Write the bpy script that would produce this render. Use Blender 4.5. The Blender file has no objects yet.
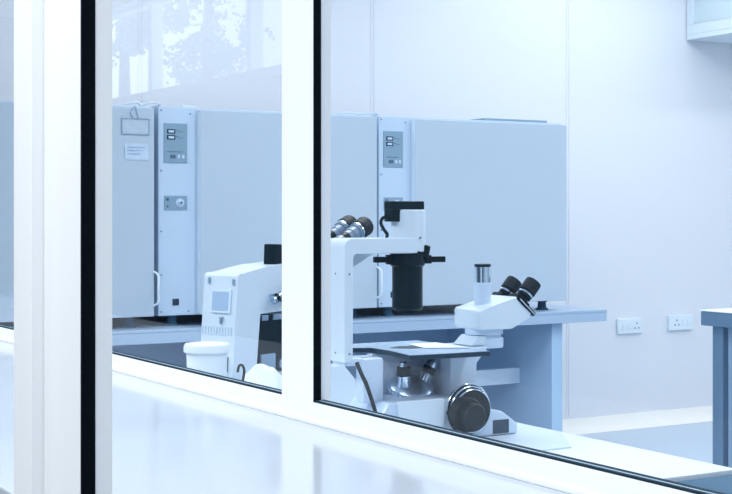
import bpy, bmesh, math, random
from mathutils import Vector, Matrix, noise
random.seed(4)
R = math.radians
SC = bpy.context.scene
COL = SC.collection

# ------------------------------------------------------------------ materials
def mat(name, col, rough=.5, metal=0., spec=.5, var=0., vscale=6., bump=0., bscale=60., coat=0.):
    m = bpy.data.materials.new(name); m.use_nodes = True
    n = m.node_tree.nodes; l = m.node_tree.links
    b = n['Principled BSDF']
    b.inputs['Base Color'].default_value = (*col, 1)
    b.inputs['Roughness'].default_value = rough
    b.inputs['Metallic'].default_value = metal
    b.inputs['Specular IOR Level'].default_value = spec
    b.inputs['Coat Weight'].default_value = coat
    tc = n.new('ShaderNodeTexCoord')
    if var > 0:
        t = n.new('ShaderNodeTexNoise'); t.inputs['Scale'].default_value = vscale; t.inputs['Detail'].default_value = 4
        l.new(tc.outputs['Object'], t.inputs['Vector'])
        mx = n.new('ShaderNodeMix'); mx.data_type = 'RGBA'
        mx.inputs[6].default_value = (*[c*(1-var) for c in col], 1)
        mx.inputs[7].default_value = (*[min(1, c*(1+var)) for c in col], 1)
        l.new(t.outputs['Fac'], mx.inputs[0]); l.new(mx.outputs[2], b.inputs['Base Color'])
    if bump > 0:
        t2 = n.new('ShaderNodeTexNoise'); t2.inputs['Scale'].default_value = bscale
        l.new(tc.outputs['Object'], t2.inputs['Vector'])
        bp = n.new('ShaderNodeBump'); bp.inputs['Strength'].default_value = bump; bp.inputs['Distance'].default_value = .002
        l.new(t2.outputs['Fac'], bp.inputs['Height']); l.new(bp.outputs['Normal'], b.inputs['Normal'])
    return m

M = {}
M['wall']      = mat('cleanroom wall panel', (0.79, 0.83, 0.88), .55, var=.015, vscale=1.2)
M['ceiling']   = mat('ceiling panel', (0.86, 0.9, 0.95), .7)
M['floor']     = mat('vinyl floor', (0.49, 0.6, 0.72), .35, var=.03, vscale=2)
M['skirting']  = mat('white coving', (0.95, 0.935, 0.883), .4)
M['alu']       = mat('white powder coated frame', (0.91, 0.945, 0.98), .35)
M['gasket']    = mat('black rubber gasket', (0.002, 0.005, 0.008), .8, spec=.06)
M['gasket_b']  = mat('dark glazing bead', (0.012, 0.03, 0.048), .7, spec=.1)
M['ledge']     = mat('glossy white ledge', (0.5, 0.565, 0.645), .12, spec=.45)
M['bench']     = mat('white laminate bench', (0.68, 0.77, 0.85), .3, var=.02, vscale=3)
M['matte']     = mat('pale blue bench mat', (0.56, 0.68, 0.8), .5)
M['greytop']   = mat('grey blue worktop', (0.05, 0.125, 0.2), .65, spec=.1, var=.06, vscale=5)
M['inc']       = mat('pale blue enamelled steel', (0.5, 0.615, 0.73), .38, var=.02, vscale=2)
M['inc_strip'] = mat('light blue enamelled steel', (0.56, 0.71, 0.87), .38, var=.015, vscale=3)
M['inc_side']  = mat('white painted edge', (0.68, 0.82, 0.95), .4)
M['panel']     = mat('blue grey control panel', (0.242, 0.385, 0.5), .4, var=.05, vscale=30)
M['display']   = mat('dark display', (.02, .05, .09), .15)
M['print']     = mat('pale print', (.55, .70, .87), .5)
M['dark_print']= mat('dark print', (.07, .14, .23), .5)
M['screw']     = mat('screw head', (.12, .22, .34), .35, metal=.4)
M['plastic']   = mat('white plastic', (0.78, 0.88, 0.96), .3)
M['tabletop']  = mat('table laminate', (0.4, 0.54, 0.71), .3, var=.02, vscale=2)
M['tablebase'] = mat('painted table panel', (0.42, 0.61, 0.82), .45, var=.02, vscale=3)
M['scope']     = mat('white microscope enamel', (0.58, 0.72, 0.89), .32, coat=.15)
M['scope_w']   = mat('bright white microscope enamel', (0.67, 0.79, 0.91), .32, coat=.15)
M['black']     = mat('black anodised metal', (0.0035, 0.014, 0.023), .35, spec=.2)
M['blackr']    = mat('black rubber', (0.003, 0.011, 0.019), .55, spec=.35)
M['stage']     = mat('stage plate painted sheen', (0.4, 0.55, 0.72), .22, spec=1.0, coat=.3)  # black plate; the light its top reflects is put into this pale colour
M['stage_e']   = mat('dark stage edge', (0.012, 0.04, 0.07), .4)
M['chrome']    = mat('chrome', (.62, .76, .90), .16, metal=1.)
M['satin']     = mat('satin steel', (.42, .55, .70), .3, metal=1.)
M['steel']     = mat('brushed steel bench', (0.16, 0.27, 0.4), .38, metal=.35, var=.10, vscale=9)
M['steel_l']   = mat('pale steel panel', (0.28, 0.42, 0.57), .4, metal=.3, var=.06, vscale=7)
M['paper']     = mat('paper', (0.719, 0.809, 0.874), .7)
M['paper_w']   = mat('white sheet', (0.78, 0.87, 0.95), .6)
M['cloth']     = mat('white cloth', (0.74, 0.84, 0.94), .85, bump=.3, bscale=40)
M['cabglass']  = mat('sea green tinted panel', (0.66, 0.8, 0.86), .12)
M['leaf']      = mat('leaves', (.22, .29, .31), .7, var=.4, vscale=3)
M['bark']      = mat('bark', (.10, .12, .14), .9)
M['ground']    = mat('pale paving', (.42, .52, .62), .9)
M['tube_grey'] = mat('grey blue enamel tube', (0.17, 0.25, 0.36), .3)
M['outline']   = mat('faint pen line', (.30,.44,.62), .6)
M['pfloor']    = mat('dark passage floor', (.07,.10,.14), .5)
M['outer']     = mat('corridor wall paint', (0.1, 0.14, 0.18), .7)

def glass_mat():
    m = bpy.data.materials.new('window glass'); m.use_nodes = True
    n = m.node_tree.nodes; l = m.node_tree.links; n.clear()
    o = n.new('ShaderNodeOutputMaterial'); mix = n.new('ShaderNodeMixShader')
    tr = n.new('ShaderNodeBsdfTransparent'); tr.inputs[0].default_value = (.975, .988, 1, 1)
    gl = n.new('ShaderNodeBsdfGlossy'); gl.inputs['Roughness'].default_value = 0.0
    gl.inputs[0].default_value = (1, 1, 1, 1)
    fr = n.new('ShaderNodeFresnel'); ge = n.new('ShaderNodeNewGeometry')
    mr = n.new('ShaderNodeMapRange')
    mr.inputs[1].default_value = 0; mr.inputs[2].default_value = 1
    mr.inputs[3].default_value = 1.26; mr.inputs[4].default_value = 1/1.26
    l.new(ge.outputs['Backfacing'], mr.inputs[0]); l.new(mr.outputs[0], fr.inputs['IOR'])
    l.new(fr.outputs[0], mix.inputs[0]); l.new(tr.outputs[0], mix.inputs[1]); l.new(gl.outputs[0], mix.inputs[2])
    l.new(mix.outputs[0], o.inputs[0])
    return m
M['glass'] = glass_mat()

# ------------------------------------------------------------------ mesh builder
class MB:
    def __init__(s): s.bm = bmesh.new()
    def _add(s, verts, faces, mtx=None, smooth=False):
        vs = [s.bm.verts.new(mtx @ Vector(v) if mtx else Vector(v)) for v in verts]
        for f in faces:
            try:
                fc = s.bm.faces.new([vs[i] for i in f]); fc.smooth = smooth
            except ValueError: pass
        return s
    def box(s, x0, x1, y0, y1, z0, z1, bev=0., mtx=None, seg=2):
        t = bmesh.new()
        bmesh.ops.create_cube(t, size=1)
        for v in t.verts:
            v.co = Vector(((x0+x1)/2+v.co.x*(x1-x0), (y0+y1)/2+v.co.y*(y1-y0), (z0+z1)/2+v.co.z*(z1-z0)))
        if bev > 0: bmesh.ops.bevel(t, geom=t.edges[:], offset=bev, segments=seg, profile=.5, affect='EDGES')
        return s._merge(t, mtx)
    def _merge(s, t, mtx=None, smooth=False):
        t.verts.ensure_lookup_table(); t.verts.index_update()
        s._add([v.co.copy() for v in t.verts], [[v.index for v in f.verts] for f in t.faces], mtx, smooth)
        t.free(); return s
    def prism(s, pts, a, b, axis='y', bev=0., mtx=None, seg=2):
        """polygon extruded along an axis; pts are (x,z) for y, (x,y) for z, (y,z) for x"""
        def P(p, t):
            return {'y': (p[0], t, p[1]), 'z': (p[0], p[1], t), 'x': (t, p[0], p[1])}[axis]
        t = bmesh.new()
        A = [t.verts.new(P(p, a)) for p in pts]; B = [t.verts.new(P(p, b)) for p in pts]
        n = len(pts)
        t.faces.new(A); t.faces.new(B[::-1])
        for i in range(n): t.faces.new((A[i], B[i], B[(i+1) % n], A[(i+1) % n]))
        bmesh.ops.recalc_face_normals(t, faces=t.faces[:])
        if bev > 0: bmesh.ops.bevel(t, geom=t.edges[:], offset=bev, segments=seg, profile=.5, affect='EDGES')
        return s._merge(t, mtx)
    def lathe(s, prof, mtx=None, n=32):
        """prof: list of (r,z) from bottom to top, round the local z axis"""
        vs, fs = [], []
        for (r, z) in prof:
            for i in range(n):
                a = 2*math.pi*i/n; vs.append((r*math.cos(a), r*math.sin(a), z))
        k = len(prof)
        for j in range(k-1):
            for i in range(n):
                fs.append((j*n+i, j*n+(i+1) % n, (j+1)*n+(i+1) % n, (j+1)*n+i))
        if prof[0][0] > 1e-6: fs.append(tuple(range(n))[::-1])
        if prof[-1][0] > 1e-6: fs.append(tuple((k-1)*n+i for i in range(n)))
        return s._add(vs, fs, mtx)
    def tube(s, pts, r, n=10):
        pts = [Vector(p) for p in pts]; vs, fs = [], []
        up = Vector((.13, .21, .97)).normalized()
        for i, p in enumerate(pts):
            d = (pts[min(i+1, len(pts)-1)] - pts[max(i-1, 0)]).normalized()
            a = d.cross(up)
            if a.length < 1e-3: a = d.cross(Vector((1, 0, 0)))
            a.normalize(); b = d.cross(a)
            for j in range(n):
                t = 2*math.pi*j/n; vs.append(p + r*(math.cos(t)*a + math.sin(t)*b))
        for i in range(len(pts)-1):
            for j in range(n):
                fs.append((i*n+j, i*n+(j+1) % n, (i+1)*n+(j+1) % n, (i+1)*n+j))
        fs.append(tuple(range(n))[::-1]); fs.append(tuple((len(pts)-1)*n+j for j in range(n)))
        return s._add(vs, fs)
    def build(s, name, m, parent=None, smooth=True, angle=35):
        bmesh.ops.remove_doubles(s.bm, verts=s.bm.verts, dist=1e-6)
        bmesh.ops.recalc_face_normals(s.bm, faces=s.bm.faces)
        me = bpy.data.meshes.new(name); 
        if smooth:
            for f in s.bm.faces: f.smooth = True
            for e in s.bm.edges:
                if len(e.link_faces) == 2 and e.calc_face_angle(0) > R(angle): e.smooth = False
        s.bm.to_mesh(me); s.bm.free()
        me.materials.append(M[m] if isinstance(m, str) else m)
        o = bpy.data.objects.new(name, me); COL.objects.link(o)
        if parent: o.parent = parent
        if smooth:
            w_ = o.modifiers.new('weighted_normals', 'WEIGHTED_NORMAL'); w_.keep_sharp = True
        return o

def spline(pts, n=8):
    """Catmull-Rom through pts"""
    P = [Vector(p) for p in pts]; out = []
    for i in range(len(P)-1):
        p0, p1, p2, p3 = P[max(i-1, 0)], P[i], P[i+1], P[min(i+2, len(P)-1)]
        for k in range(n):
            t = k/n
            out.append(.5*((2*p1)+(-p0+p2)*t+(2*p0-5*p1+4*p2-p3)*t*t+(-p0+3*p1-3*p2+p3)*t**3))
    out.append(P[-1]); return out

def axis_m(p, d):
    """matrix that puts the local z axis along d at point p"""
    return Matrix.Translation(Vector(p)) @ Vector(d).normalized().to_track_quat('Z', 'Y').to_matrix().to_4x4()

def tag(o, label, cat, group=None):
    o['label'] = label; o['category'] = cat
    if group: o['group'] = group
    return o
def thing(name, label, cat, loc=(0, 0, 0), rz=0., group=None):
    o = bpy.data.objects.new(name, None); COL.objects.link(o)
    o.empty_display_size = .05
    o.location = loc; o.rotation_euler = (0, 0, rz)
    return tag(o, label, cat, group)
def struct(o):
    o['kind'] = 'structure'; return o
def sroot(name, loc=(0, 0, 0)):
    o = bpy.data.objects.new(name, None); COL.objects.link(o); o.location = loc
    return struct(o)
def dup_tree(o, parent=None):
    c = o.copy(); COL.objects.link(c)
    if parent: c.parent = parent
    for ch in list(o.children): dup_tree(ch, c)
    return c

# ------------------------------------------------------------------ the shell
# x runs into the lab from the glazed partition (x = 1), y runs along the partition to the back wall, z is up
XW, YB, XR, YF, ZC = 1.0, 5.95, 7.6, -1.6, 2.75
XO, YE, YS = -1.5, 11.0, -2.2           # corridor outer wall, far end, near end

struct(MB().box(XW, XR, YS, YE, -.06, 0).build('floor', 'floor'))
struct(MB().box(XO, XW, YS, YE, -.06, 0).build('floor_passage', 'pfloor'))
struct(MB().box(XO, XR+.1, YS, YE, ZC, ZC+.08).build('ceiling', 'ceiling'))
struct(MB().box(XW+.04, XR+.1, YB, YB+.12, 0, ZC).build('wall_back', 'wall'))
struct(MB().box(XR, XR+.1, YF, YB, 0, ZC).build('wall_right', 'wall'))
struct(MB().box(XW+.04, XR+.1, YF-.12, YF, 0, ZC).build('wall_front', 'wall'))
# corridor
struct(MB().box(XW-.0, XW+.04, YB+.12, YE, 0, ZC).build('wall_passage', 'outer'))
struct(MB().box(XO, XW, YE, YE+.1, 0, ZC).build('wall_passage_end', 'outer'))
struct(MB().box(XO, XW+.04, YS-.1, YS, 0, ZC).build('wall_passage_near', 'outer'))
WY0, WY1, WZ0, WZ1 = 6.7, 10.2, 1.95, 2.65
o = MB().box(XO-.15, XO, YS, WY0, 0, ZC).box(XO-.15, XO, WY1, YE, 0, ZC)
o.box(XO-.15, XO, WY0, WY1, 0, WZ0).box(XO-.15, XO, WY0, WY1, WZ1, ZC)
struct(o.build('wall_outer', 'outer'))
w2 = sroot('window_2', (XO-.05, WY0, WZ0))
f = MB()
L_, H_ = WY1-WY0, WZ1-WZ0
f.box(-.04, .04, 0, .06, 0, H_).box(-.04, .04, L_-.06, L_, 0, H_).box(-.04, .04, .06, L_-.06, 0, .06).box(-.04, .04, .06, L_-.06, H_-.06, H_)
for k in (.55, 2.05): f.box(-.04, .04, k, k+.06, .06, H_-.06)
f.build('window_frame', 'alu', w2)

# partition below the glass + glazing frame
struct(MB().box(XW-.02, XW+.04, YS, YB+.12, 0, .866).build('wall_left', 'alu'))
win = sroot('window_1', (XW, 0, 0))
SILL, HEAD = .9005, 2.52
FR, GK = .026, .0125        # frame depth into the lab, gasket depth
bar = MB()
bar.box(0, FR, YF, YB, .868, SILL, .002).box(-.004, 0, YF, YB, .868, .8745, .001)
bar.build('sill_bar', 'alu', win)
MB().box(0, FR, YF, YB, HEAD, ZC, .002).build('header_bar', 'alu', win)
MUL = [(.63, .735), (1.839, 1.942), (3.03, 3.135), (4.24, 4.345)]
for (a, b) in MUL:
    m_ = MB().box(0, .010, a, b, SILL-.002, HEAD+.002, .0015)
    m_.box(.010, FR+.004, a, b, SILL-.002, HEAD+.002)
    mo = m_.build('mullion', 'alu', win)
    MB().box(.0005, GK, a-.0022, a+.0005, SILL, HEAD).build('rubber_gasket', 'gasket', mo)
edges = [YF] + [v for ab in MUL for v in ab] + [YB]
for i in range(0, len(edges), 2):
    a, b = edges[i], edges[i+1]
    MB().box(.0012, .006, a, b, SILL-.0005, SILL+.0025).build('rubber_gasket', 'gasket_b', win)
    MB().box(.006, .0122, a, b, SILL-.0005, SILL+.0020).build('glazing_bead', 'panel', win)
    MB().box(.0122, .019, a, b, SILL-.0005, SILL+.0025).build('rubber_gasket', 'gasket_b', win)
    MB().box(GK-.003, GK+.003, a, b, SILL+.002, HEAD).build('glass_pane', 'glass', win, smooth=False)

# glossy ledge on the corridor side
struct(MB().box(.46, XW-.0, YS, YB, .81, .868, .004).build('trim_1', 'ledge'))

# near glazing post in the corridor with its black seal and rear rebate
post = sroot('trim_2', (.40, 1.152, 0))
MB().box(0, .0105, 0, .0975, 0, ZC, .001).box(.0105, .0285, .003, .0975, 0, ZC).build('post_face', 'alu', post)
MB().box(-.012, .030, .0985, .154, 0, ZC, .003).build('post_cover', 'alu', post)
MB().box(.0008, .0130, -.0022, .0025, 0, ZC).build('rubber_gasket', 'gasket', post)
MB().box(.0130, .0285, -.0015, .0028, 0, ZC).build('rear_rebate', 'alu', post)

# back wall seams and coving
for i, x in enumerate((1.13, 2.352, 3.573, 4.803, 6.03)):
    struct(MB().box(x-.012, x-.004, YB-.003, YB, .09, ZC).box(x+.004, x+.012, YB-.003, YB, .09, ZC).build(f'trim_{i+3}', 'wall'))
struct(MB().prism([(YB, 0), (YB, .075), (YB-.012, .075), (YB-.02, .045), (YB-.035, .022), (YB-.07, .002), (YB-.07, 0)], XW+.04, XR, 'x').build('baseboard_back', 'skirting'))

# ------------------------------------------------------------------ long table with the incubators
TF, TT = 4.92, .75
tb = thing('incubator_table', 'long pale blue table carrying the row of big incubators along the back wall', 'table', (2.6, 5.4, 0))
def TX(x): return x-2.6
def TY(y): return y-5.4
MB().box(TX(1.06), TX(4.197), TY(TF), TY(5.90), TT-.012, TT, .002).box(TX(1.06), TX(4.197), TY(TF), TY(TF+.03), .697, TT-.0125, .002).box(TX(4.167), TX(4.197), TY(TF+.03), TY(5.9), .697, TT-.0125, .002).build('tabletop', 'tabletop', tb)
for x in (1.10, 2.52, 3.915):
    MB().box(TX(x), TX(x+.062), TY(4.965), TY(5.86), 0, .737, .003).build('end_panel', 'tablebase', tb)
MB().box(TX(1.162), TX(3.915), TY(5.80), TY(5.83), 0, .737).build('back_panel', 'tablebase', tb)
for a, b in ((1.162, 2.52), (2.582, 3.915)):
    MB().box(TX(a), TX(b), TY(5.20), TY(5.235), .403, .475, .003).build('cross_rail', 'inc_side', tb)

def incubator(name, label, x0, x1, strip, door_x, handle_side):
    """x0..x1 overall; strip=(a,b) fixed control strip, door_x=(a,b) door leaf"""
    cx = (x0+x1)/2
    t = thing(name, label, 'incubator', (cx, 5.35, TT), 0, 'incubators in a row on the long table')
    X = lambda x: x-cx
    Y = lambda y: y-5.35
    zb, zt = .042, .850
    MB().box(X(x0), X(x1), Y(5.02), Y(5.78), zb, zt-.004, .004).build('body', 'inc_strip', t)
    d = MB().box(X(door_x[0]), X(door_x[1]), Y(4.985), Y(5.019), zb+.002, zt-.014, .004).build('door', 'inc', t)
    MB().box(X(door_x[0])-.0012, X(door_x[0])+.0005, Y(4.988), Y(5.016), zb+.006, zt-.018).build('edge_strip', 'inc_side', d)
    hx = X(door_x[1])
    if handle_side: pts = [(hx-.004, Y(4.984), .085), (hx+.006, Y(4.962), .10), (hx+.004, Y(4.955), .14), (hx+.004, Y(4.955), .16), (hx+.006, Y(4.962), .20), (hx-.004, Y(4.984), .215)]
    if handle_side: MB().tube(spline(pts), .0045).build('handle', 'plastic', d)
    for fx in (X(x0)+.075, X(x1)-.075):
        for fy in (Y(5.07), Y(5.70)):
            MB().lathe([(.030, 0), (.028, .006), (.020, .010), (.018, .034), (.024, .036), (.024, .0425)], Matrix.Translation((fx, fy, 0)), 20).build('foot', 'greytop', t)
    if strip:
        a = X(strip[0]); y = Y(5.02)
        cp = MB().box(a+.022, a+.118, y-.004, y+.001, .631, .783, .001).build('control_panel', 'panel', t)
        for z in (.752, .729):
            dp = MB().box(a+.034, a+.068, y-.0055, y-.004, z-.0085, z+.0085).build('display', 'display', cp)
            MB().box(a+.040, a+.063, y-.006, y-.0055, z-.0045, z+.0045).build('digits', 'print', dp)
            MB().box(a+.074, a+.080, y-.0055, y-.004, z+.001, z+.005).box(a+.083, a+.100, y-.0048, y-.004, z-.002, z).build('printed_mark', 'dark_print', cp)
        for k, c in ((.052, 'dark_print'), (.064, 'dark_print'), (.083, 'print'), (.101, 'print')):
            MB().box(a+k-.005, a+k+.005, y-.006, y-.004, .648, .662, .001).build('button', c, cp)
        MB().box(a+.034, a+.096, y-.0045, y-.004, .672, .675).build('printed_mark', 'dark_print', cp)
        dl = MB().box(a+.024, a+.118, y-.004, y+.001, .450, .504, .001).build('dial_plate', 'panel', t)
        mk = axis_m((a+.088, y-.004, .477), (0, -1, 0))
        MB().lathe([(.017, 0), (.017, .002), (.010, .0025), (.010, .009), (.0085, .011), (0, .011)], mk, 24).build('knob', 'print', dl)
        MB().lathe([(.005, .011), (.005, .0125), (0, .0125)], mk, 16).build('knob_cap', 'dark_print', dl)
        for z in (.491, .463):
            MB().lathe([(.006 if z > .48 else .004, 0), (.005 if z > .48 else .003, .003), (0, .003)], axis_m((a+.037, y-.004, z), (0, -1, 0)), 16).build('indicator', 'dark_print', dl)
        MB().box(a+.058, a+.084, y-.004, y+.001, .082, .107, .001).build('power_switch', 'display', t)
        for (sx, sz) in ((.012, .832), (.132, .822), (.012, .60), (.012, .367), (.012, .20), (.012, .058), (.125, .058)):
            MB().lathe([(.0035, 0), (.003, .002), (0, .002)], axis_m((a+sx, y, sz), (0, -1, 0)), 12).build('screw', 'screw', t)
    return t

ia = incubator('incubator', 'left incubator with a sketch and a note stuck on its door', 1.075, 2.028, None, (1.09, 2.025), 1)
ib = incubator('incubator', 'middle incubator, its blank door crossed by the window mullion', 2.055, 3.017, (2.055, 2.205), (2.213, 3.014), 1)
ic = incubator('incubator', 'right incubator, nearest the wall sockets, behind the black condenser', 3.043, 4.016, (3.043, 3.193), (3.203, 4.018), 0)
# hinge cover on the free side of the right-hand one
MB().box(.4865, .500, -.33, -.20, .44, .83, .004).build('hinge_cover', 'inc_side', ic)

# paper on the left door
def sheet(name, label, x0, x1, z0, z1, m, frame=False):
    t = thing(name, label, 'paper', ((x0+x1)/2, 4.985, z0)); w = (x1-x0)/2; h = z1-z0
    n = 8; vs = []; fs = []
    for i in range(n+1):
        u = i/n
        for j in range(n+1):
            v = j/n
            vs.append((-w+2*w*u, -.0012-.0015*math.sin(u*5+v*3)**2, h*v))
    for i in range(n):
        for j in range(n): fs.append((i*(n+1)+j, (i+1)*(n+1)+j, (i+1)*(n+1)+j+1, i*(n+1)+j+1))
    MB()._add(vs, fs).build('sheet', m, t)
    if frame:
        b = MB(); e = .0035
        b.box(-w, w, -.0045, -.003, 0, e).box(-w, w, -.0045, -.003, h-e, h).box(-w, -w+e, -.0045, -.003, e, h-e).box(w-e, w, -.0045, -.003, e, h-e)
        b.build('border', 'outline', t)
        MB().tube(spline([(-.01, -.004, h), (-.02, -.004, h+.02), (-.005, -.004, h+.045), (.005, -.004, h+.02), (.012, -.004, h)]), .0016, 6).build('hanging_loop', 'outline', t)
    else:
        b = MB()
        for k in range(3): b.box(-w*.8, w*(.7-.2*k), -.004, -.0032, h*(.75-.2*k), h*(.75-.2*k)+.002)
        b.build('handwriting', 'outline', t)
    return t
sheet('notice_sheet', 'outlined notice hanging from a loop at the top of the left incubator door', 1.892, 2.004, 1.483, 1.545, 'inc', True)
sheet('paper_note', 'plain pale note below the outlined notice on the left incubator door', 1.905, 2.0, 1.388, 1.45, 'inc_strip')

# flat things lying on top of the incubators
t = thing('shallow_tray', 'thin shallow tray lying on top of the right incubator', 'tray', (3.80, 5.20, 1.5965))
MB().box(-.17, .17, -.12, .12, 0, .006, .002).build('tray_base', 'paper_w', t)
MB().box(-.175, .175, -.125, -.12, 0, .014, .001).box(-.175, .175, .12, .125, 0, .014, .001).box(-.175, -.17, -.12, .12, 0, .014, .001).box(.17, .175, -.12, .12, 0, .014, .001).build('tray_rim', 'panel', t)
tag(MB().tube(spline([(1.93, 5.04, 1.602), (1.97, 5.03, 1.61), (2.0, 5.05, 1.602), (2.03, 5.03, 1.612), (2.07, 5.04, 1.604), (2.06, 5.2, 1.602), (2.0, 5.4, 1.6015)]), .0045, 8).build('white_cable', 'plastic'), 'white cable loop lying over the gap between left and middle incubators', 'cable')
tag(MB().tube(spline([(2.86, 5.04, 1.602), (2.92, 5.035, 1.606), (2.97, 5.05, 1.602), (3.01, 5.035, 1.607), (3.05, 5.05, 1.603), (3.04, 5.3, 1.602)]), .004, 8).build('grey_cable', 'inc_side'), 'thin cable lying over the gap between middle and right incubators', 'cable')
tag(MB().box(2.16, 2.215, 5.03, 5.09, 1.596, 1.606, .003).build('tape_roll', 'plastic'), 'small white pad lying on the front edge of the middle incubator', 'pad')

# ------------------------------------------------------------------ wall fittings
def socket(x0, x1, z0, z1, label, pin_x, sw):
    t = thing('power_socket', label, 'socket', ((x0+x1)/2, YB, (z0+z1)/2), 0, 'double width sockets on the back wall')
    w, h = (x1-x0)/2, (z1-z0)/2
    MB().box(-w, w, -.020, 0, -h, h, .005).build('face_plate', 'plastic', t)
    for (px, pz, r) in ((0, .014, .0045), (-.014, -.012, .0045), (.014, -.012, .0045)):
        MB().lathe([(r, 0), (r, .0008), (0, .0008)], axis_m((pin_x+px, -.0202, pz), (0, -1, 0)), 12).build('pin_hole', 'dark_print', t)
    for k in sw:
        MB().box(k-.016, k+.016, -.0235, -.0200, -.018, .018, .002).build('rocker_switch', 'paper_w', t)
socket(5.140, 5.318, .522, .605, 'left wall socket, pin holes at its right end', .045, (-.045, -.005))
socket(5.516, 5.700, .525, .612, 'right wall socket, pin holes near its left end, nearest the steel bench', -.035, (.02, .058))

cab = thing('wall_cabinet', 'white framed cabinet with a tinted side panel high on the back wall', 'cabinet', (6.06, YB-.31, 2.18))
MB().box(-.40, .40, -.30, .305, 0, .03, .003).box(-.40, .40, -.30, .305, .53, .56, .003).box(-.385, .40, .285, .305, .03, .53).box(.37, .40, -.30, .305, .03, .53).build('carcass', 'plastic', cab)
b = MB().box(-.40, -.375, -.30, .305, .03, .085, .002).box(-.40, -.375, -.30, .305, .49, .53, .002).box(-.40, -.375, .25, .305, .085, .49, .002).box(-.40, -.375, -.30, -.25, .085, .49, .002)
sf = b.build('side_frame', 'plastic', cab)
MB().box(-.392, -.384, -.25, .25, .085, .49).build('tinted_panel', 'cabglass', sf)
for a, bb in ((-.397, -.002), (.002, .397)):
    d = MB().box(a, bb, -.32, -.301, .004, .556, .003).build('door', 'plastic', cab)
    MB().box(a+.05, bb-.05, -.322, -.32, .06, .50).build('tinted_panel', 'cabglass', d)

# ------------------------------------------------------------------ steel bench at the right
SX, SY, SZ = 3.435, 3.54, .855
sb = thing('steel_bench', 'dark steel bench standing in the room at the right', 'bench', (SX, SY, 0))
MB().box(0, .75, -1.6, 0, SZ-.053, SZ-.004, .004).build('apron', 'steel', sb)
MB().box(-.003, .753, -1.603, .003, SZ-.0038, SZ, .001).build('worktop', 'paper_w', sb)
for (x, y) in ((.02, -.085), (.67, -.085), (.02, -1.56), (.67, -1.56)):
    MB().box(x, x+.05, y, y+.05, 0, SZ-.053, .004).build('leg', 'steel', sb)
MB().box(.03, .05, -1.50, -.10, .08, SZ-.053).build('side_panel', 'steel_l', sb)
MB().box(.08, .67, -1.50, -.05, .20, .225, .002).build('undershelf', 'steel', sb)

# ------------------------------------------------------------------ benches under the window
BX0, BX1, BZ = XW+.042, 1.712, .76
wb = thing('window_bench', 'white laminate bench under the window holding both microscopes', 'bench', (1.38, 3.0, 0))
MB().box(BX0-1.38, BX1-1.38, -1.32, -.05, BZ-.03, BZ, .003).build('worktop', 'bench', wb)
for y in (-1.28, -.10):
    MB().box(BX0+.02-1.38, BX1-.03-1.38, y, y+.03, 0, BZ-.03).build('end_panel', 'bench', wb)
gb = thing('grey_bench', 'grey blue bench end meeting the white window bench at bottom right', 'bench', (1.38, .6, 0))
MB().box(BX0-1.38, BX1+.1-1.38, -1.6, 1.07, BZ-.045, BZ-.005, .003).build('worktop', 'greytop', gb)
for y in (-1.5, 1.0):
    MB().box(BX0+.02-1.38, BX1-.03-1.38, y, y+.03, 0, BZ-.045).build('end_panel', 'tablebase', gb)
bm_ = thing('bench_mat', 'pale blue mat lying on the white bench under the near microscope', 'mat', (1.4, 2.4, BZ))
MB().prism([(1.70-1.4, 2.126-2.4), (1.606-1.4, 1.98-2.4), (1.07-1.4, 1.98-2.4), (1.07-1.4, 2.48-2.4), (1.70-1.4, 2.48-2.4)], 0, .0025, 'z').build('mat_sheet', 'matte', bm_)

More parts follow.
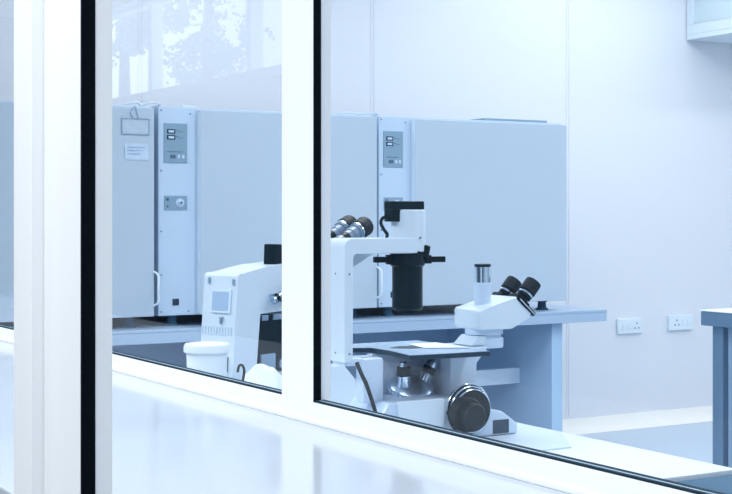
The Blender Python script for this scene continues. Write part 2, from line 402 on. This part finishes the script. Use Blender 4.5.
# ------------------------------------------------------------------ near microscope (inverted, trinocular)
s1 = thing('inverted_microscope', 'near white microscope with tall black condenser and two black eyepieces at right', 'microscope', (1.22, 2.235, BZ+.0025))
def eyepiece(parent, p, d, r, L, chrome=True, name='eyepiece'):
    mt = axis_m(p, d)
    e = MB().lathe([(r*.72, -.012), (r*.72, .006), (r*.86, .007), (r*.86, .014), (r*.80, .0145), (r*.80, .019)], mt, 28).build(name, 'black' if not chrome else 'tube_grey', parent)
    MB().lathe([(r*.9, .019), (r, .021), (r, L-.004), (r*.95, L), (r*.70, L), (r*.66, L-.004), (0, L-.005)], mt, 32).build('eyecup', 'blackr', e)
    MB().lathe([(r*.93, .0125), (r*.93, .0165), (r*.8, .017)], mt, 28).build('ring', 'chrome', e)
    return e
def scope_one(root):
    # base and body
    MB().prism([(.085, 0), (.085, .05), (.105, .078), (.25, .078), (.30, .060), (.36, .045), (.395, .02), (.395, 0)], -.085, .045, 'y', .006).build('base', 'scope', root)
    MB().box(.122, .222, -.092, -.080, .022, .080, .003).build('front_cover', 'scope_w', root)
    MB().box(.335, .372, -.0865, -.082, .004, .030, .001).build('mains_inlet', 'display', root)
    MB().box(.075, .119, -.045, -.015, .074, .156, .005).box(.045, .115, -.030, .02, .142, .156, .004).build('left_column', 'scope', root)
    MB().prism([(.262, .05), (.322, .05), (.324, .135), (.352, .165), (.262, .165)], -.05, .06, 'y', .004).build('right_column', 'scope', root)
    MB().box(.135, .27, .030, .050, .07, .155, .004).build('rear_wall', 'scope', root)
    # stage
    st = MB().prism([(.130, .135), (.113, .06), (.146, .045), (.146, -.016), (.131, -.113), (.303, -.122), (.306, .135)], .156, .165, 'z', .0012).build('stage', 'stage_e', root)
    MB().prism([(.128, .133), (.115, .06), (.1475, .046), (.1475, -.017), (.133, -.1115), (.3015, -.12), (.3045, .133)], .1650, .1656, 'z').build('top_sheen', 'stage', st)  # pale layer paints the sheen on top of the black stage
    pts = [(.172+.0, .02), (.20, -.01), (.25, -.005), (.27, .02), (.25, .035), (.20, .04)]
    MB().prism(pts, .1656, .1662, 'z').build('stage_opening', 'black', st)
    MB().prism([(.222, -.02), (.300, -.06), (.303, .06), (.24, .06)], .1662, .1674, 'z').build('slide_sheet', 'paper_w', st)
    # nosepiece
    nm = axis_m((.206, .0, .090), (-.12, -.42, 1))
    b = MB().lathe([(.032, -.014), (.039, -.008), (.043, .0), (.043, .006), (.038, .011), (.022, .020), (0, .023)], nm, 40)
    ns = b.build('nosepiece', 'satin', root)
    k_ = MB()
    for i in range(30):
        a = 2*math.pi*i/30
        k_.lathe([(.0022, -.003), (.0022, .006)], nm @ Matrix.Translation((.0432*math.cos(a), .0432*math.sin(a), 0)), 6)
    k_.build('knurling', 'chrome', ns)
    MB().box(.185, .235, -.02, .03, .045, .084, .004).build('nosepiece_mount', 'scope', root)
    for (px, py, dx, dy, hgt, nmx) in ((.184, -.012, -.10, -.08, .046, 'black'), (.226, -.008, .50, -.12, .060, 'chrome'), (.206, .025, 0, .25, .036, 'chrome')):
        mt = axis_m((px, py, .096), (dx, dy, 1))
        ob = MB().lathe([(.0125, 0), (.0125, hgt*.35), (.0115, hgt*.36), (.0115, hgt*.7), (.008, hgt*.86), (.006, hgt), (0, hgt)], mt, 24).build('objective', 'chrome', ns)
        (MB().lathe([(.0127, hgt*.44), (.0132, hgt*.46), (.0132, hgt*.80), (.010, hgt*.84)], mt, 24) if nmx == 'black' else MB().lathe([(.0122, hgt*.38), (.0128, hgt*.40), (.0128, hgt*.60), (.0122, hgt*.62)], mt, 24)).build('black_band', 'black', ob)
    # focus knob and rings on the near side
    km = axis_m((.280, -.085, .053), (0, -1, 0))
    rg = MB()
    for i, (r0, z0) in enumerate(((.050, -.004), (.046, .003), (.041, .010))):
        rg.lathe([(r0-.0012, z0), (r0, z0+.001), (r0, z0+.003), (r0-.0012, z0+.004)], km, 48)
    kn = MB().lathe([(.030, 0), (.033, .002), (.033, .012), (.028, .014)], km, 48).build('coarse_knob', 'black', root)
    MB().lathe([(.044, -.010), (.0475, -.009), (.0482, .0005), (.044, .001)], km, 48).lathe([(.040, .001), (.0438, .002), (.0438, .007), (.040, .0075)], km, 48).lathe([(.030, .0075), (.039, .008), (.039, .014), (.030, .0145)], km, 48).build('dark_rings', 'blackr', kn)
    rg.build('silver_rings', 'chrome', kn)
    km2 = axis_m((.255, -.098, .050), (0, -1, 0))
    MB().lathe([(.029, 0), (.032, .003), (.032, .022), (.030, .025), (.0, .025)], km2, 40).lathe([(.022, .025), (.024, .027), (.024, .042), (.021, .045), (0, .046)], km2, 40).build('fine_knob', 'blackr', kn)
    MB().lathe([(.0035, 0), (.0035, .003), (0, .003)], axis_m((.232, -.0855, .052), (0, -1, 0)), 12).build('screw', 'display', root)
    # lamp pillar, arm and lamp house
    pts = [(.042, .148), (.042, .359)]
    for k in range(1, 7):
        a = R(180-90*k/6); pts.append((.058+.016*math.cos(a), .359+.016*math.sin(a)))
    pts += [(.20, .375), (.20, .346), (.066, .346), (.061, .340), (.060, .160), (.054, .150)]
    pil = MB().prism(pts, -.034, .038, 'y', .0025).build('lamp_pillar', 'scope_w', root)
    MB().prism([(.060, .314), (.060, .347), (.118, .347)], -.010, .02, 'y').build('gusset', 'inc', pil)
    for (x, z) in ((.048, .31), (.048, .165), ):
        MB().lathe([(.002, 0), (.0015, .001), (0, .001)], axis_m((x+.004, -.034, z), (0, -1, 0)), 10).build('screw', 'screw', pil)
        MB().lathe([(.002, 0), (.0015, .001), (0, .001)], axis_m((.042, .0, z), (-1, 0, 0)), 10).build('screw', 'screw', pil)
    lh = MB().lathe([(.031, .347), (.033, .350), (.033, .424), (.031, .427), (0, .427)], Matrix.Translation((.200, 0, 0)), 40).build('lamp_house', 'scope_w', root)
    MB().lathe([(.002, 0), (.002, .0015), (0, .0015)], axis_m((.205, -.0335, .375), (0, -1, 0)), 10).build('screw', 'screw', lh)
    MB().box(.156, .226, -.016, .016, .428, .4435, .0015).box(.156, .1735, -.016, .016, .405, .4285, .0015).build('lamp_socket', 'black', root)
    MB().tube(spline([(.158, 0, .409), (.146, 0, .413), (.138, -.002, .404), (.143, -.004, .391), (.151, -.003, .382), (.152, 0, .374)]), .0032).build('lamp_cable', 'blackr', root)
    # condenser
    cm = Matrix.Translation((.198, 0, 0))
    MB().lathe([(.026, .238), (.029, .242), (.029, .320), (.033, .323), (.033, .350), (0, .350)], cm, 40).build('condenser', 'black', root)
    mtx = Matrix.Translation((.198, 0, .3335)) @ Matrix.Rotation(R(-16), 4, 'Z')
    MB().box(-.066, -.040, -.006, .006, -.0055, .0055, .001, mtx).box(-.041, -.026, -.009, .009, -.009, .009, .001, mtx).build('filter_slider', 'black', root)
    MB().box(.030, .046, -.008, .008, -.008, .008, .001, mtx).box(.045, .074, -.006, .006, -.0055, .0055, .001, mtx).build('filter_slider', 'black', root)
    MB().lathe([(.008, 0), (.008, .022), (.006, .024), (0, .024)], axis_m((.222, -.022, .337), (.15, -.1, 1)), 20).build('clamp_knob', 'black', root)
    # head
    MB().lathe([(.037, .160), (.038, .164), (.038, .178), (.033, .179), (.033, .184), (.037, .186), (.037, .198), (0, .198)], Matrix.Translation((.375, 0, 0)), 40).build('head_collar', 'scope', root)
    MB().prism([(.322, .166), (.342, .184), (.36, .184), (.36, .166)], -.032, .032, 'y', .003).build('collar_bracket', 'scope_w', root)
    hd = bmesh.new()
    # wedge-shaped binocular head; plan narrows at the left, tops slopes down at the right for the eyepiece mount
    prof = [(.334, .203), (.334, .236), (.362, .243), (.424, .259), (.4585, .226), (.455, .216), (.412, .196), (.338, .196)]
    A = [hd.verts.new((x, -.043, z-(.004 if x < .35 and z > .22 else 0))) for x, z in prof]
    B = [hd.verts.new((x, .043, z)) for x, z in prof]
    hd.faces.new(A); hd.faces.new(B[::-1])
    for i in range(8): hd.faces.new((A[i], B[i], B[(i+1) % 8], A[(i+1) % 8]))
    bmesh.ops.recalc_face_normals(hd, faces=hd.faces[:])
    bmesh.ops.triangulate(hd, faces=[f for f in hd.faces if len(f.verts) == 4 and abs(f.normal.z) > .5])
    bmesh.ops.bevel(hd, geom=hd.edges[:], offset=.0025, segments=2, profile=.5, affect='EDGES')
    MB()._merge(hd).build('binocular_head', 'scope_w', root)
    pt = MB().lathe([(.0165, .236), (.0165, .285), (.015, .286)], Matrix.Translation((.372, 0, 0)), 32).build('photo_tube', 'scope', root)
    MB().lathe([(.0155, .285), (.0155, .316), (.015, .317)], Matrix.Translation((.372, 0, 0)), 32).build('chrome_sleeve', 'chrome', pt)
    MB().lathe([(.0160, .3165), (.0163, .318), (.0163, .3215), (.015, .322), (0, .3205)], Matrix.Translation((.372, 0, 0)), 32).build('rim', 'black', pt)
    ax = Vector((.66, 0, .75))
    pm = Matrix.Translation((.4455, 0, .2395)) @ Matrix.Rotation(math.atan2(.66, .75), 4, 'Y')
    dk = MB().box(-.024, .027, -.0455, .0455, -.004, .004, .0015, pm).build('mount_plate', 'black', root)
    MB().box(-.022, .025, -.0462, -.0450, -.0012, .0012, 0, pm).build('chrome_edge', 'chrome', dk)
    for y in (-.031, .031):
        mt = axis_m((.436, y*.9, .246), ax)
        eyepiece(root, (.443, y, .251), ax, .0168, .046, False)
        MB().box(-.016, .016, -.018, .018, -.004, .010, .003, mt).build('eyepiece_mount', 'black', root)
    # mains cable at left
    MB().tube(spline([(.052, -.060, .152), (.056, -.072, .130), (.062, -.080, .11), (.074, -.088, .065), (.078, -.092, .03), (.07, -.10, .004)]), .0038).build('power_cable', 'blackr', root)
scope_one(s1)

# ------------------------------------------------------------------ farther microscope (seen behind the mullion)
s2 = thing('inverted_microscope', 'farther white microscope with a screen on its back, partly hidden by the mullion', 'microscope', (1.19, 2.60, BZ), R(22))
def scope_two(root):
    YN, YP = -.060, .034
    MB().prism([(-.024, .0), (0, .298), (.006, .303), (.024, .303), (.072, .25), (.056, .10), (.05, 0)], YN, YP, 'y', .0025).build('rear_column', 'scope_w', root)
    MB().prism([(.010, .302), (.10, .316), (.36, .330), (.36, .262), (.20, .222), (.066, .216), (.06, .25)], YN+.004, YP-.004, 'y', .003).build('arm', 'scope_w', root)
    tilt = Matrix.Translation((-.0005, 0, .30)) @ Matrix.Rotation(math.atan2(.024, .298), 4, 'Y')
    def face(b, y0, y1, z0, z1, d=.0015):
        return b.box(-.0015-d, .002, y0, y1, z0-.30, z1-.30, .0004, tilt, 1)
    fp = face(MB(), -.046, .008, .222, .270).build('rear_screen', 'inc_side', root)
    face(MB(), -.041, .004, .227, .265, .0022).build('screen_inset', 'panel_l', fp)
    for (y, z) in ((.017, .287), (-.050, .285)):
        face(MB(), y-.0025, y+.0025, z-.006, z+.006).build('slot', 'panel', root)
    vb = MB()
    for k in range(11): face(vb, -.050+.0078*k, -.0475+.0078*k, .178, .194, .0006)
    vb.build('vent_slits', 'inc_side', root)
    eb = MB().prism([(-.022, .206), (-.028, .214), (-.019, .214)], -.0125, -.006, 'x').prism([(-.022, .200), (-.025, .205), (-.018, .207)], -.0125, -.006, 'x')
    eb.build('emblem', 'panel', root)
    face(MB(), -.046, -.040, .105, .135, .0025).build('rocker_switch', 'display', root)
    MB().prism([(-.03, 0), (-.03, .075), (.02, .092), (.30, .098), (.345, .06), (.345, 0)], -.095, .085, 'y', .006).build('base', 'scope_w', root)
    st = MB().box(.062, .26, -.055, .055, .094, .214, .004).build('stage_housing', 'black', root)
    tb_ = MB()
    for (x, y, w) in ((.075, -.056, .02), (.11, -.056, .03), (.155, -.056, .018)):
        tb_.box(x, x+w, y-.002, y+.02, .203, .2145, .001)
    tb_.build('bright_clips', 'satin', st)
    MB().box(.072, .115, -.060, -.0545, .100, .134, .001).build('label_card', 'steel_l', st)
    MB().lathe([(.009, 0), (.009, .010), (.006, .012), (0, .012)], axis_m((.130, -.055, .112), (0, -1, 0)), 20).build('knob', 'satin', st)
    lh = MB().box(.106, .19, -.052, -.018, .319, .366, .003).build('lamp_box', 'black', root)
    lh.rotation_euler = (0, R(3), 0)
    sl = MB().lathe([(.004, 0), (.0085, .004), (.0085, .030), (.007, .034), (0, .034)], axis_m((.088, -.072, .243), (.9, -.1, .45)), 20).build('filter_rod', 'satin', root)
    MB().lathe([(.0088, .010), (.0092, .011), (.0092, .018), (.0088, .019)], axis_m((.088, -.072, .243), (.9, -.1, .45)), 20).build('black_band', 'black', sl)
    MB().lathe([(.004, 0), (.0085, .004), (.0085, .034), (.007, .038), (0, .038)], axis_m((.118, -.073, .242), (.75, -.1, .65)), 20).build('filter_rod', 'black', root)
    MB().box(.10, .16, -.070, -.054, .244, .258, .003).build('rod_mount', 'satin', root)
    # head with the two eyepieces
    MB().prism([(.325, .27), (.325, .335), (.352, .368), (.380, .362), (.380, .335), (.355, .27)], -.036, .036, 'y', .004).build('binocular_head', 'tube_grey', root)
    ax = Vector((.94, 0, .36))
    for y in (-.025, .025):
        c = Vector((.450, y, .389)) + ax*(.010 if y > 0 else 0)
        MB().lathe([(.015, -.09), (.015, -.03), (.012, -.026)], axis_m(c, ax), 28).build('eyepiece_tube', 'tube_grey', root)
        MB().lathe([(.0155, -.075), (.0162, -.073), (.0162, -.060), (.0155, -.058)], axis_m(c, ax), 28).build('tube_ring', 'black', root)
        eyepiece(root, c-ax*.030, ax, .0228, .050, True)
    MB().box(.325, .362, -.03, .03, .20, .30, .004).build('head_support', 'black', root)
M['panel_l'] = mat('pale screen', (.40, .56, .76), .15)
scope_two(s2)

# ------------------------------------------------------------------ small things by the farther microscope
tub = thing('plastic_tub', 'round white plastic tub with a lid beside the farther microscope', 'tub', (1.110, 2.468, BZ))
MB().lathe([(.032, 0), (.034, .003), (.0395, .157), (.0405, .159)], None, 40).build('tub_body', 'plastic', tub)
MB().lathe([(.0425, .156), (.0445, .158), (.0445, .168), (.0420, .173), (.037, .174), (.035, .1715), (0, .1715)], None, 48).build('lid', 'paper_w', tub)

cl = thing('dust_cloth', 'crumpled white cloth in front of the farther microscope base', 'cloth', (1.135, 2.27, BZ))
vs, fs = [], []
N = 36
for i in range(N+1):
    for j in range(N+1):
        u, v = i/N*2-1, j/N*2-1
        r = max(0, 1-(u*u)**1.3)*max(0, 1-(v*v)**1.3)
        h = .150*r**.38
        h *= .86+.30*noise.noise(Vector((u*2.2+3, v*2.2, 1.3)))
        vs.append((u*.058+.008*noise.noise(Vector((u*3, v*3, 7))), v*.105+.010*noise.noise(Vector((u*3, v*3, 4))), max(0.0005, h)))
for i in range(N):
    for j in range(N): fs.append((i*(N+1)+j, (i+1)*(N+1)+j, (i+1)*(N+1)+j+1, i*(N+1)+j+1))
MB()._add(vs, fs).build('cloth_sheet', 'cloth', cl, angle=80)
tag(MB().tube(spline([(1.060, 2.226, .905), (1.060, 2.220, .916), (1.060, 2.208, .918), (1.060, 2.200, .911), (1.060, 2.202, .899), (1.060, 2.206, .886), (1.060, 2.208, .83), (1.06, 2.23, .764)]), .0024, 8).build('hooked_cable', 'black'), 'short dark hooked cable end poking up beside the white cloth', 'cable')

# ------------------------------------------------------------------ outdoors, seen mirrored in the far pane
struct(MB().box(-60, XO-.16, -20, 60, -.3, -.1).build('ground', 'ground'))
def tree(label, x, y, h, cr):
    t = thing('tree', label, 'tree', (x, y, -.1), 0, 'trees outside the passage window')
    MB().lathe([(.16, 0), (.11, h*.4), (.05, h*.85), (0, h*.9)], None, 12).build('trunk', 'bark', t)
    b = MB(); rnd = random.Random(int(x*7+y))
    for k in range(5200):
        d = Vector((rnd.gauss(0, 1), rnd.gauss(0, 1), rnd.gauss(0, 1))).normalized()*cr*rnd.random()**.6
        d *= .75+.5*noise.noise(d*1.4+Vector((x, y, 0)))
        p = Vector((d.x, d.y, h*.72+d.z*1.1))
        if noise.noise(p*2.1+Vector((x, y, 2))) < .10: continue
        a = Vector((rnd.gauss(0, 1), rnd.gauss(0, 1), rnd.gauss(0, 1))).normalized(); c = a.orthogonal().normalized()
        s_ = rnd.uniform(.035, .08)
        b._add([p-a*s_, p+c*s_*.5, p+a*s_, p-c*s_*.5], [(0, 1, 2, 3)])
    b.build('crown', 'leaf', t)
tree('leafy tree reflected high in the left pane, the wider crown of the two', -6.0, 17.8, 5.3, 1.0)
tree('leafy tree reflected high in the left pane, the narrower crown beside the corridor post', -6.0, 21.0, 6.0, .85)

# ------------------------------------------------------------------ light
def area(name, loc, sx, sy, p, col=(1, 1, 1), rot=(0, 0, 0)):
    d = bpy.data.lights.new(name, 'AREA'); d.shape = 'RECTANGLE'; d.size = sx; d.size_y = sy; d.energy = p; d.color = col
    o = bpy.data.objects.new(name, d); COL.objects.link(o); o.location = loc; o.rotation_euler = rot
for (x, y, p) in ((2.3, 1.2, 26.5), (2.3, 3.4, 26.5), (4.6, 1.2, 26.5), (4.6, 3.4, 26.5), (6.6, 3.2, 15)):  # out of view, bare area lights without fittings
    area('unseen_ceiling_light', (x, y, ZC-.02), .6, 1.2, p)
for (x, y, p) in ((2.2, 5.4, 7), (4.2, 5.4, 5), (5.1, 5.3, 8), (6.3, 4.5, 10)):  # added close to the back wall to brighten its upper part
    area('unseen_ceiling_light', (x, y, ZC-.02), 1.4, .2, p)
area('unseen_corridor_light', (-.55, .6, ZC-.02), .5, 2.2, 76)  # both corridor lights are unseen, added to brighten the frame fronts
area('unseen_corridor_light', (-.55, 3.6, ZC-.02), .5, 2.2, 76)
w = bpy.data.worlds.new('World'); SC.world = w; w.use_nodes = True
bg = w.node_tree.nodes['Background']; bg.inputs[0].default_value = (.90, .95, 1, 1); bg.inputs[1].default_value = 1.6

# ------------------------------------------------------------------ camera
cam = bpy.data.cameras.new('camera'); co = bpy.data.objects.new('camera', cam); COL.objects.link(co)
co.location = (0, 0, 1.18); co.rotation_euler = (R(90), 0, R(-30.7))
cam.sensor_width = 36; cam.lens = 1400/732*36; cam.shift_y = -32/732
cam.clip_start = .02
SC.camera = co
vs_ = SC.view_settings
vs_.view_transform = 'Standard'; vs_.look = 'None'; vs_.gamma = 1; vs_.use_curve_mapping = False; vs_.exposure = 0.0
